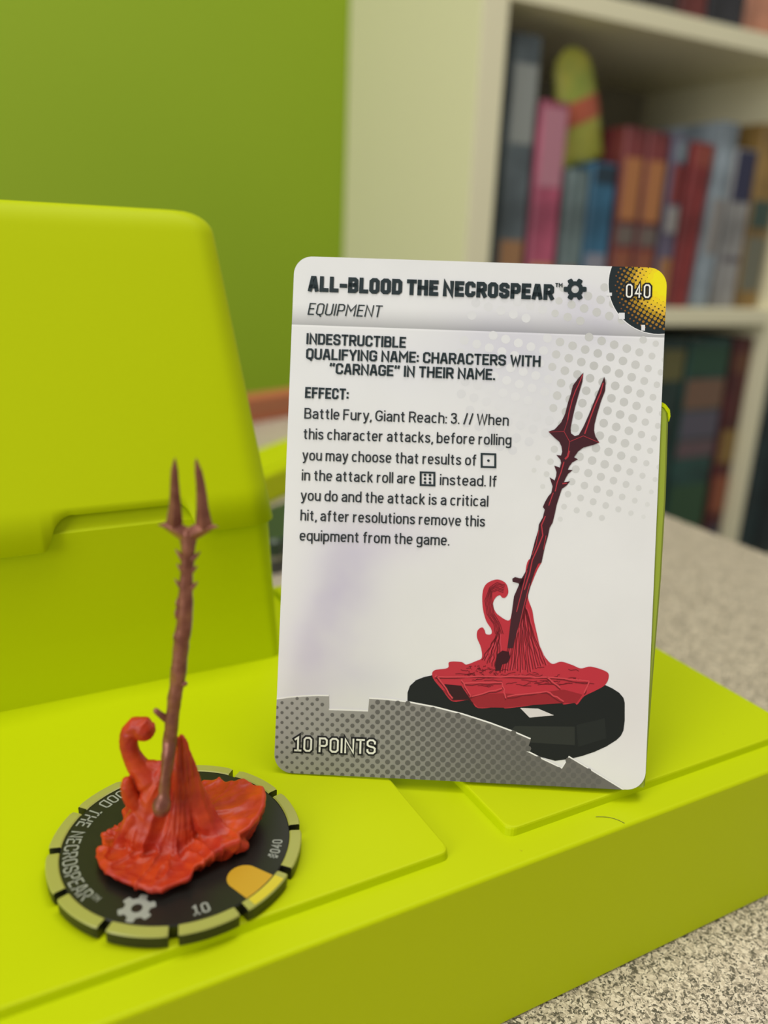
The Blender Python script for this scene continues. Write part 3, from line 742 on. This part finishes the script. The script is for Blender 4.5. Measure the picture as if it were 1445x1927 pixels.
K.obj('printed_disc', label='black disc in the printed picture')
K = Ink(); rd = ink(186, 48, 60); dkr = ink(112, 26, 34); mr = ink(150, 36, 44)
gp = [(795, 0), (870, 0), (845, 60), (820, 120), (790, 215), (815, 300), (825, 360), (845, 450), (865, 530), (900, 590), (935, 618), (985, 605), (1050, 625), (1100, 645), (1160, 635), (1250, 665), (1263, 700), (1240, 745), (1180, 780), (1120, 810), (1080, 858), (1062, 850), (1000, 858), (985, 845), (900, 848), (790, 865), (660, 880), (640, 868), (500, 878), (450, 830), (350, 838), (290, 770), (235, 700), (240, 655), (320, 640), (330, 605), (400, 605), (430, 620), (485, 600), (520, 580), (515, 520), (492, 460), (495, 420), (520, 400), (535, 415), (545, 440), (575, 440), (575, 410), (545, 360), (525, 280), (525, 190), (550, 140), (610, 117), (660, 140), (675, 190), (660, 222), (640, 225), (625, 210), (600, 225), (585, 260), (595, 300), (620, 330), (680, 360), (700, 290), (720, 230), (750, 175), (770, 100)]
def smooth2(pts, n=5):
    out = []; N = len(pts)
    for k in range(N):
        p0, p1, p2, p3 = (np.array(pts[(k+q) % N], float) for q in (-1, 0, 1, 2))
        for i in range(n):
            t = i/n; out.append(tuple(.5*((2*p1)+(-p0+p2)*t+(2*p0-5*p1+4*p2-p3)*t*t+(-p0+3*p1-3*p2+p3)*t**3)))
    return out
K.poly(pic(740, 1060, .3183, smooth2(gp)), rd, 7)
K.poly(pic(740, 1060, .3183, [(290, 770), (360, 790), (460, 800), (640, 790), (760, 800), (1000, 770), (1110, 800), (1075, 850), (1000, 850), (790, 862), (660, 876), (500, 874), (450, 828), (350, 835)]), mr, 8)
K.poly(pic(740, 1060, .3183, [(300, 735), (400, 745), (450, 820), (480, 872), (440, 828), (350, 830)]), ink(52, 22, 24), 9)
K.poly(pic(740, 1060, .3183, [(610, 560), (640, 538), (680, 545), (686, 580), (670, 612), (640, 620), (630, 655), (600, 660), (598, 620)]), ink(60, 18, 26), 10)
rng = random.Random(5)
def wave(p, q, n=6, amp=6, wd=4, col=dkr, lay=9.5):
    p, q = np.array(p, float), np.array(q, float); d = q-p; nn = np.array([-d[1], d[0]])/np.linalg.norm(d)
    pts = [p+d*k/n+nn*rng.uniform(-amp, amp)*(0 < k < n) for k in range(n+1)]
    for pl in stroke(pts, wd, False, False): K.poly(pic(740, 1060, .3183, pl), col, lay)
for k in range(26):
    t = k/25; top = (712+70*t, 250+rng.uniform(-20, 60)); bot = (520+375*t, 590+70*min(1, t*3)+rng.uniform(-15, 10)-30*(t > .85))
    mid = ((top[0]+bot[0])/2+ (8-30*t)*.5, (top[1]+bot[1])/2)
    if t < .3: top = (600+90*t, 400+rng.uniform(0, 80)); mid = ((top[0]+bot[0])/2, (top[1]+bot[1])/2)
    wave(top, mid, 4, 5, 5); wave(mid, bot, 4, 5, 5)
    if k % 2: wave((top[0]+7, top[1]), (mid[0]+8, mid[1]), 4, 4, 5, ink(204, 68, 82), 9.3); wave((mid[0]+8, mid[1]), (bot[0]+9, bot[1]), 4, 4, 5, ink(204, 68, 82), 9.3)
for k in range(6): # tendril lines
    o_ = k*9
    pts = [(655-o_*.2, 150+o_), (610, 135+o_), (565+o_*.3, 165+o_*.6), (538+o_*.9, 240), (550+o_*.9, 320), (590+o_*.8, 380), (600+o_, 440)]
    for p, q in zip(pts, pts[1:]): wave(p, q, 2, 2, 4)
for k in range(34):
    x = rng.uniform(270, 1080); y = rng.uniform(640, 750); wave((x, y), (x+rng.uniform(30, 120), y+rng.uniform(-18, 18)), 4, 6, 4)
for p, q in (((245, 700), (560, 700)), ((420, 740), (640, 735)), ((560, 700), (900, 705)), ((900, 705), (1150, 730)), ((1150, 730), (1120, 800)), ((640, 740), (660, 830)), ((670, 820), (900, 790)), ((900, 790), (1000, 850)), ((900, 705), (980, 770)), ((450, 820), (640, 770)), ((250, 690), (350, 830)), ((400, 720), (460, 820))):
    wave(p, q, 5, 5, 6, dkr, 9.6); wave((p[0], p[1]-10), (q[0], q[1]-10), 5, 4, 8, ink(205, 70, 78), 9.8)
for k in range(40):
    x = rng.uniform(430, 640); y = rng.uniform(630, 690); wave((x, y), (x+rng.uniform(-20, 25), y+rng.uniform(-14, 14)), 3, 4, 4)
K.obj('printed_mound', label='red rooted mound in the printed picture')
K = Ink(); sh = ink(66, 30, 38)
L_ = [(-42, 1660), (0, 1660), (40, 1590), (75, 1470), (100, 1370), (125, 1290), (130, 1245), (160, 1190), (175, 1130), (160, 1110), (175, 1075), (200, 1030), (225, 1000), (235, 950), (225, 920), (212, 880), (250, 905), (262, 870), (265, 840), (247, 790), (290, 805), (300, 770), (295, 745), (263, 708), (300, 712), (308, 680), (302, 640), (285, 605), (245, 570), (202, 527), (250, 510), (300, 455), (330, 390), (350, 310), (375, 230), (390, 170), (430, 115), (470, 70)]
Rr_ = [(462, 140), (440, 215), (405, 340), (385, 430), (372, 500), (375, 540), (405, 562), (435, 552), (470, 490), (510, 400), (550, 300), (590, 200), (615, 140), (630, 102), (640, 150), (636, 210), (605, 290), (575, 390), (555, 470), (552, 520), (562, 565), (592, 612), (540, 632), (470, 650), (430, 680), (398, 725), (428, 742), (385, 765), (362, 795), (350, 822), (388, 825), (352, 855), (335, 885), (320, 918), (367, 912), (340, 945), (305, 970), (285, 1030), (265, 1095), (262, 1110), (252, 1160), (235, 1230), (212, 1270), (200, 1330), (175, 1420), (158, 1500), (150, 1540), (125, 1548), (105, 1590), (75, 1680), (50, 1780), (20, 1900), (-20, 2010), (-70, 2200), (-110, 2200), (-80, 1950), (-60, 1800)]
K.poly(pic(980, 690, .2439, L_[1:]+Rr_), sh, 11)
K.poly(pic(740, 1060, .3183, [(748, 175), (735, 140), (700, 130), (698, 112), (715, 103), (740, 110), (770, 110), (790, 60)]), sh, 11)
def wv2(pts, wd, col, lay=12):
    for pl in stroke(pts, wd, False, False): K.poly(pic(980, 690, .2439, pl), col, lay)
st_ = ink(176, 52, 62)
wv2([(465, 85), (430, 170), (410, 210), (385, 280), (360, 380), (350, 440)], 7, st_); wv2([(622, 150), (600, 230), (560, 320), (520, 430), (480, 545)], 9, st_)
wv2([(350, 440), (322, 525), (205, 530)], 3, st_); wv2([(322, 525), (365, 605), (470, 560), (590, 612)], 4, st_); wv2([(365, 605), (355, 680)], 4, st_)
wv2([(362, 675), (350, 720), (330, 740)], 14, st_); wv2([(322, 760), (300, 840), (270, 920), (255, 990)], 8, st_); wv2([(310, 930), (345, 925)], 9, st_)
wv2([(240, 1000), (205, 1100)], 7, st_); wv2([(180, 1180), (150, 1250), (160, 1330), (120, 1430), (80, 1520), (60, 1620), (20, 1750)], 9, st_)
wv2([(130, 1290), (110, 1400), (80, 1480)], 5, st_); wv2([(185, 1330), (165, 1440)], 5, st_); wv2([(40, 1600), (0, 1760), (-40, 1920)], 7, st_); wv2([(60, 1700), (10, 1900), (-30, 2080)], 6, st_)
K.obj('printed_fork', label='dark maroon two-pronged fork in the printed picture')

# ------------------------------------------------------------------ miniature
DX, DY, DR = 24.09, 102.38, 18.3
mini = thing('miniature', (DX, DY, 0), 'red miniature with copper two-pronged fork on black disc', 'figurine')
def disc_ring(r, z, n=96): return [(DX+r*math.cos(2*math.pi*k/n), DY+r*math.sin(2*math.pi*k/n), z) for k in range(n)]
V, Fc = loft([disc_ring(16.0, 0), disc_ring(16.55, .15), disc_ring(16.55, 1.95), disc_ring(16.4, 2.08), disc_ring(15.9, 2.08)])
mesh_obj('base_disc', V, Fc, m_black, mini)
n0 = math.radians(43.4)
for k in range(12):
    a0 = n0+math.radians(30*k+2.1); a1 = n0+math.radians(30*(k+1)-2.1); rings = []
    prof = [(16.5, .1), (18.0, .1), (18.25, .4), (18.3, 2.0), (18.15, 2.2), (16.7, 2.25), (16.5, 2.12)]
    V, Fc = [], []; n = 12; P = len(prof)
    for i in range(n+1):
        t = a0+(a1-a0)*i/n; rs = .12 if i in (0, n) else 0
        for r, z in prof: V.append((DX+(r-rs*(r > 18))*math.cos(t), DY+(r-rs*(r > 18))*math.sin(t), z-rs*.5*(z > 1)))
    for i in range(n):
        for j in range(P):
            Fc.append((i*P+j, i*P+(j+1) % P, (i+1)*P+(j+1) % P, (i+1)*P+j))
    Fc.append(tuple(range(P))[::-1]); Fc.append(tuple(n*P+j for j in range(P)))
    o = mesh_obj('rim_segment', V, Fc, [m_black, m_rim], mini)
    bmx = bmesh.new(); bmx.from_mesh(o.data); bmesh.ops.recalc_face_normals(bmx, faces=bmx.faces)
    for f in bmx.faces:
        if f.normal.z > .5: f.material_index = 1
    bmx.to_mesh(o.data); bmx.free()
def pol3(r, ang, z): return (DX+r*math.cos(ang), DY+r*math.sin(ang), z)
def disc_print(name, polys2, mt, z=2.095):
    V, Fc = [], []
    for pl in polys2:
        o_ = len(V); V += [(x, y, z) for x, y in pl]; Fc.append(tuple(range(o_, o_+len(pl))))
    o = mesh_obj(name, V, Fc, mt, mini)
    bmx = bmesh.new(); bmx.from_mesh(o.data)
    for f in bmx.faces:
        if f.normal.z < 0: f.normal_flip()
    bmx.to_mesh(o.data); bmx.free()
    return o
def arc_text(text, a0, a1, rb, h, tr, gap=.14, spc=.25):
    L = math.radians(a1-a0)*(rb-h/2)
    out = []
    for pl in heading(text, L, h, tr, gap, 0, spc):
        out.append([(DX+(rb-y)*math.cos(math.radians(a0)+x/(rb-h/2)), DY+(rb-y)*math.sin(math.radians(a0)+x/(rb-h/2))) for x, y in pl])
    return out
disc_print('name_lettering', arc_text('ALL-BLOOD THE NECROSPEAR', 78, 204, 16.05, 2.05, .12) + arc_text('TM', 205, 210, 14.9, .9, .14), m_white)
disc_print('number_lettering', arc_text('#040', -40.5, -25.5, 15.5, 1.5, .14), m_white)
disc_print('points_lettering', arc_text('10', -97.2, -88.5, 15.5, 1.8, .15), m_white)
gx, gy = pol3(13.7, math.radians(-127.5), 0)[:2]
disc_print('gear_symbol', [[(gx+p[0], gy+p[1]) for p in pl] for pl in gear_polys(.75, 2.45, 1.75, rot=math.radians(-127))], m_white)
ta = math.radians(-61.5); er = np.array([math.cos(ta), math.sin(ta)]); et = np.array([-er[1], er[0]]); cc = np.array([DX, DY])+er*13.1
tabp = [tuple(cc-er*2.3*math.cos(q)+et*2.4*math.sin(q)) for q in np.linspace(-math.pi/2, math.pi/2, 17)]
tabp += [tuple(np.array([DX, DY])+16.35*np.array([math.cos(q), math.sin(q)])) for q in np.linspace(ta+T(9.5), ta-T(9.5), 8)]
disc_print('amber_tab', [tabp], m_tab)
rp = [(DX+r*math.cos(q), DY+r*math.sin(q)) for r, qs in ((16.72, np.linspace(ta-T(9.5), ta+T(9.5), 9)), (18.12, np.linspace(ta+T(9.5), ta-T(9.5), 9))) for q in qs]
V = [(x, y, 2.275 if i < 9 else 2.225) for i, (x, y) in enumerate(rp)]
disc_o = mesh_obj('amber_tab', V, [(i, 17-i, 16-i, i+1) for i in range(8)], m_tabrim, mini)
bmx = bmesh.new(); bmx.from_mesh(disc_o.data)
for f in bmx.faces:
    if f.normal.z < 0: f.normal_flip()
bmx.to_mesh(disc_o.data); bmx.free()

# red mound: primitives fused by a voxel remesh, then sinew relief
P0 = np.array([DX, DY, 0])-3*_fw
DPP = 117.0/FPX
def vp_(x, y, off=0): return on_v(x, y, P0+off*_fw)
parts = []
cr = lambda x, y: (60+.3875*x, 1320+.3875*y)
top = [(305, 740), (318, 705), (340, 690), (333, 650), (350, 622), (400, 605), (440, 560), (450, 480), (520, 430), (600, 400), (700, 385), (820, 392), (860, 375), (910, 366), (945, 382), (985, 385), (1035, 372), (1080, 392), (1128, 402), (1138, 450), (1130, 500), (1100, 560), (1060, 610), (1010, 640), (1010, 672), (960, 690), (900, 725), (840, 770), (790, 800), (772, 850), (700, 880), (630, 915), (560, 905), (500, 888), (430, 862), (380, 835), (330, 790)]
T3 = []
for x, y in top:
    zt = 4.0+2.6*max(0, min(1, (x-700)/430))
    T3.append(on_z(*cr(x, y), zt))
cen = np.mean(T3, 0)
def ringpt(s_, dz, ii=0):
    out = []
    for p in T3:
        q = cen+(p-cen)*s_; q = q.copy(); q[2] = p[2]+dz if ii == 0 else ii; out.append(tuple(q))
    return out
rings = [ringpt(.80, 0, 1.9), ringpt(.86, 0, 2.6), ringpt(.985, -1.0), ringpt(1.0, -.35), ringpt(.97, 0), ringpt(.85, -.25), ringpt(.6, -.3), ringpt(.25, -.1)]
V, Fc = loft(rings); parts.append((V, Fc))
def limb(spec):
    """spec: (px, py, radius px, depth offset mm)"""
    P = [vp_(x, y, o_) for x, y, r, o_ in spec]; Rr = [r*DPP*.93 for x, y, r, o_ in spec]
    P, Rr = resample(P, Rr, .8); parts.append(tube(P, Rr, 14))
limb([(340, 1390, 7, 1.6), (345, 1415, 14, 1.8), (346, 1445, 24, 2.2), (344, 1485, 34, 2.6), (340, 1530, 46, 2.6), (330, 1580, 60, 2), (330, 1600, 62, 1.5)])
limb([(350, 1420, 10, 2), (358, 1455, 15, 2.2), (366, 1495, 22, 2.4), (378, 1530, 27, 2.2), (398, 1560, 26, 1.8), (430, 1580, 22, 1), (455, 1590, 16, 1)])
limb([(322, 1440, 12, 1.6), (322, 1480, 22, 2), (318, 1530, 34, 2), (310, 1580, 42, 1)])
limb([(318, 1442, 14, 1.5), (300, 1475, 34, 2), (290, 1520, 46, 2), (275, 1570, 48, 1)])
limb([(270, 1374, 23, 2), (266, 1366, 22, 2), (256, 1365, 19, 2), (246, 1376, 18.5, 2), (242, 1396, 18.5, 2), (247, 1420, 18.5, 2), (261, 1443, 23, 2), (280, 1464, 31, 2)])
limb([(280, 1440, 12, 2), (300, 1444, 15, 2), (318, 1450, 17, 2)])
limb([(238, 1470, 10, 0), (240, 1486, 13, 0), (248, 1502, 16, .5), (262, 1512, 19, 1), (276, 1530, 26, 1.5), (262, 1565, 30, 0)])
limb([(250, 1540, 16, 0), (235, 1570, 20, 0), (222, 1600, 16, 0)])
limb([(205, 1565, 7, 0), (240, 1572, 9, 0), (285, 1590, 10, -1), (330, 1605, 12, -1.5)])
V, Fc = join(parts)
me = bpy.data.meshes.new('mound_tmp'); me.from_pydata(V, [], Fc)
bmx = bmesh.new(); bmx.from_mesh(me); bmesh.ops.recalc_face_normals(bmx, faces=bmx.faces); bmx.to_mesh(me); bmx.free()
tmp = bpy.data.objects.new('mound_tmp', me); COL.objects.link(tmp)
rm = tmp.modifiers.new('r', 'REMESH'); rm.mode = 'VOXEL'; rm.voxel_size = .17
sm_ = tmp.modifiers.new('s', 'SMOOTH'); sm_.factor = .5; sm_.iterations = 4
dg = bpy.context.evaluated_depsgraph_get(); dg.update()
me2 = bpy.data.meshes.new_from_object(tmp.evaluated_get(dg)); bpy.data.objects.remove(tmp)
nV = len(me2.vertices); co = np.empty(nV*3); me2.vertices.foreach_get('co', co); co = co.reshape(-1, 3)
no = np.empty(nV*3); me2.vertices.foreach_get('normal', no); no = no.reshape(-1, 3)
ax = vp_(340, 1500, 2)
def rdg(v): return 1-abs(noise.noise(v))*2.2
for i in range(nV):
    x, y, z = co[i]
    rad = math.hypot(x-ax[0], y-ax[1]); ang = math.atan2(y-ax[1], x-ax[0])
    up_ = min(1, max(0, (z-5.0)/1.5))
    swirl = Vector((math.cos(ang)*3.2+rad*.12, math.sin(ang)*3.2, z*.13+rad*.10))
    s1 = rdg(swirl*1.0); s2 = rdg(Vector((x*.5, y*.5, z*.5+7))); s3 = noise.noise(Vector((x*1.1, y*1.1, z*1.1)))
    # long veins running out over the slab
    vn = rdg(Vector((math.cos(ang)*2.6+x*.16, math.sin(ang)*2.6+y*.16, rad*.16+5)))
    d = up_*(.34*s1-.14)+(1-up_)*(.14*max(0, s2)**2+.42*max(0, vn)**3-.14)+.06*s3
    thin = z > 13.5 and x < vp_(300, 1420)[0]
    if thin: d *= .3
    if thin and s3 < 0: d = 0
    co[i] += no[i]*d
co[:, 2] = np.maximum(co[:, 2], 2.09)
Fq = [tuple(p.vertices) for p in me2.polygons]
mesh_obj('mound', co, Fq, m_goo, mini, smooth=True)

# copper fork
sx = lambda x, y: (180+.3736*x, 840+.3736*y)
def sp3(x, y, o_=0): return vp_(*sx(x, y), o_)
SC_ = .3736*104/FPX
parts = []
spine = [(333, 1816, 37, -2.6), (337, 1792, 36, -2.5), (343, 1750, 23, -2.2), (350, 1680, 26, -1.8), (362, 1600, 28, -1.3), (367, 1540, 30, -.8), (374, 1480, 32, 0), (381, 1420, 31, 0), (385, 1380, 33, 0), (390, 1330, 30, 0), (400, 1260, 33, 0), (408, 1200, 31, 0), (418, 1130, 36, 0), (425, 1060, 32, 0), (430, 990, 34, 0), (437, 950, 35, 0), (445, 900, 34, 0), (448, 850, 33, 0), (452, 780, 33, 0), (456, 720, 29, 0), (459, 640, 26, 0), (462, 560, 26, 0), (465, 500, 30, 0), (466, 440, 28, 0)]
P = [sp3(x, y, o_) for x, y, r, o_ in spine]; Rr = [r*SC_*(1.45 if y > 1780 else 1.2) for x, y, r, o_ in spine]
P, Rr = resample(P, Rr, .35)
V, Fc = tube(P, Rr, 16)
V = [tuple(np.array(p)+.16*np.array(noise.noise_vector(Vector((p[0]*1.3, p[1]*1.3, p[2]*.45))))+.07*np.array(noise.noise_vector(Vector((p[0]*3, p[1]*3, p[2]*1.2))))) for p in V]
parts.append((V, Fc))
def cone(pts):
    P = [sp3(x, y, o_) for x, y, r, o_ in pts]; Rr = [r*SC_ for x, y, r, o_ in pts]; P, Rr = resample(P, Rr, .25); parts.append(tube(P, Rr, 10))
cone([(370, 1385, 20, 0), (345, 1365, 20, -.2), (322, 1348, 17, -.3), (304, 1332, 16, -.3)])
cone([(440, 1195, 20, -.2), (450, 1195, 14, -.3)])
for x0, y0, x1, y1 in ((445, 570, 402, 518), (480, 570, 527, 530), (445, 630, 410, 592), (475, 630, 512, 603), (440, 715, 398, 668), (475, 715, 514, 682)):
    cone([(x0, y0, 20, 0), ((x0+x1)/2+(4 if x1 < x0 else -4), (y0+y1)/2+6, 13, -.1), (x1, y1, 2.5, 0)])
for x, y, r in ((408, 840, 11), (412, 790, 10), (440, 815, 16), (452, 880, 17), (400, 960, 10), (470, 770, 9), (425, 905, 14), (466, 905, 10)):
    cone([(x+3, y+22, r, -.35), (x, y, r*1.1, -.42), (x+2, y-22, r*.6, -.3)])
mesh_obj('fork_shaft', *join(parts), m_spear, mini, smooth=True)
parts = []
ca = np.array([_rt[0], _rt[1], 0])
def blade(pts, depth=.9, hori=False):
    """diamond section loft: (x, y, half width in crop px)"""
    rings = []
    for k, (x, y, wd) in enumerate(pts):
        a0 = np.array(pts[max(k-1, 0)][:2], float); a1 = np.array(pts[min(k+1, len(pts)-1)][:2], float); d = a1-a0; d /= np.linalg.norm(d); nn = np.array([-d[1], d[0]])
        c0 = sp3(x, y); l = sp3(x+nn[0]*wd, y+nn[1]*wd); r = sp3(x-nn[0]*wd, y-nn[1]*wd); dp = wd*SC_*depth
        rings.append([tuple(l), tuple(c0-_fw*dp), tuple(r), tuple(c0+_fw*dp)])
    parts.append(loft(rings))
blade([(400, 56, 2), (398, 80, 10), (397, 120, 19), (397, 170, 22), (399, 230, 26), (400, 290, 30), (398, 345, 38), (396, 385, 44), (400, 410, 30)])
blade([(505, 59, 2), (508, 80, 10), (518, 130, 20), (528, 190, 24), (534, 250, 28), (538, 310, 31), (541, 355, 38), (545, 390, 44), (540, 415, 30)])
blade([(313, 396, 2), (340, 397, 12), (370, 402, 26), (405, 415, 36), (440, 436, 38), (466, 455, 34)], 1.0)
blade([(619, 404, 2), (592, 405, 12), (562, 408, 26), (528, 418, 36), (492, 436, 38), (466, 455, 34)], 1.0)
blade([(466, 415, 30), (466, 450, 46), (466, 485, 42), (466, 520, 32), (466, 550, 22)], .9)
mesh_obj('fork_head', *join(parts), m_spear, mini, bevel=.08)

# thin hair on the front ledge
hp = [on_z(*p, -1.42) for p in ((1121, 1537), (1135, 1537), (1150, 1539), (1163, 1543), (1175, 1549))]
P, Rr = resample(hp, [.035]*5, .5)
tag(mesh_obj('hair', *tube(P, Rr, 5), mat('hair', (.05, .05, .02), .5)), 'thin short dark hair on the front ledge below the card', 'hair')
for o in list(bpy.data.objects):
    if '_org' in o: del o['_org']
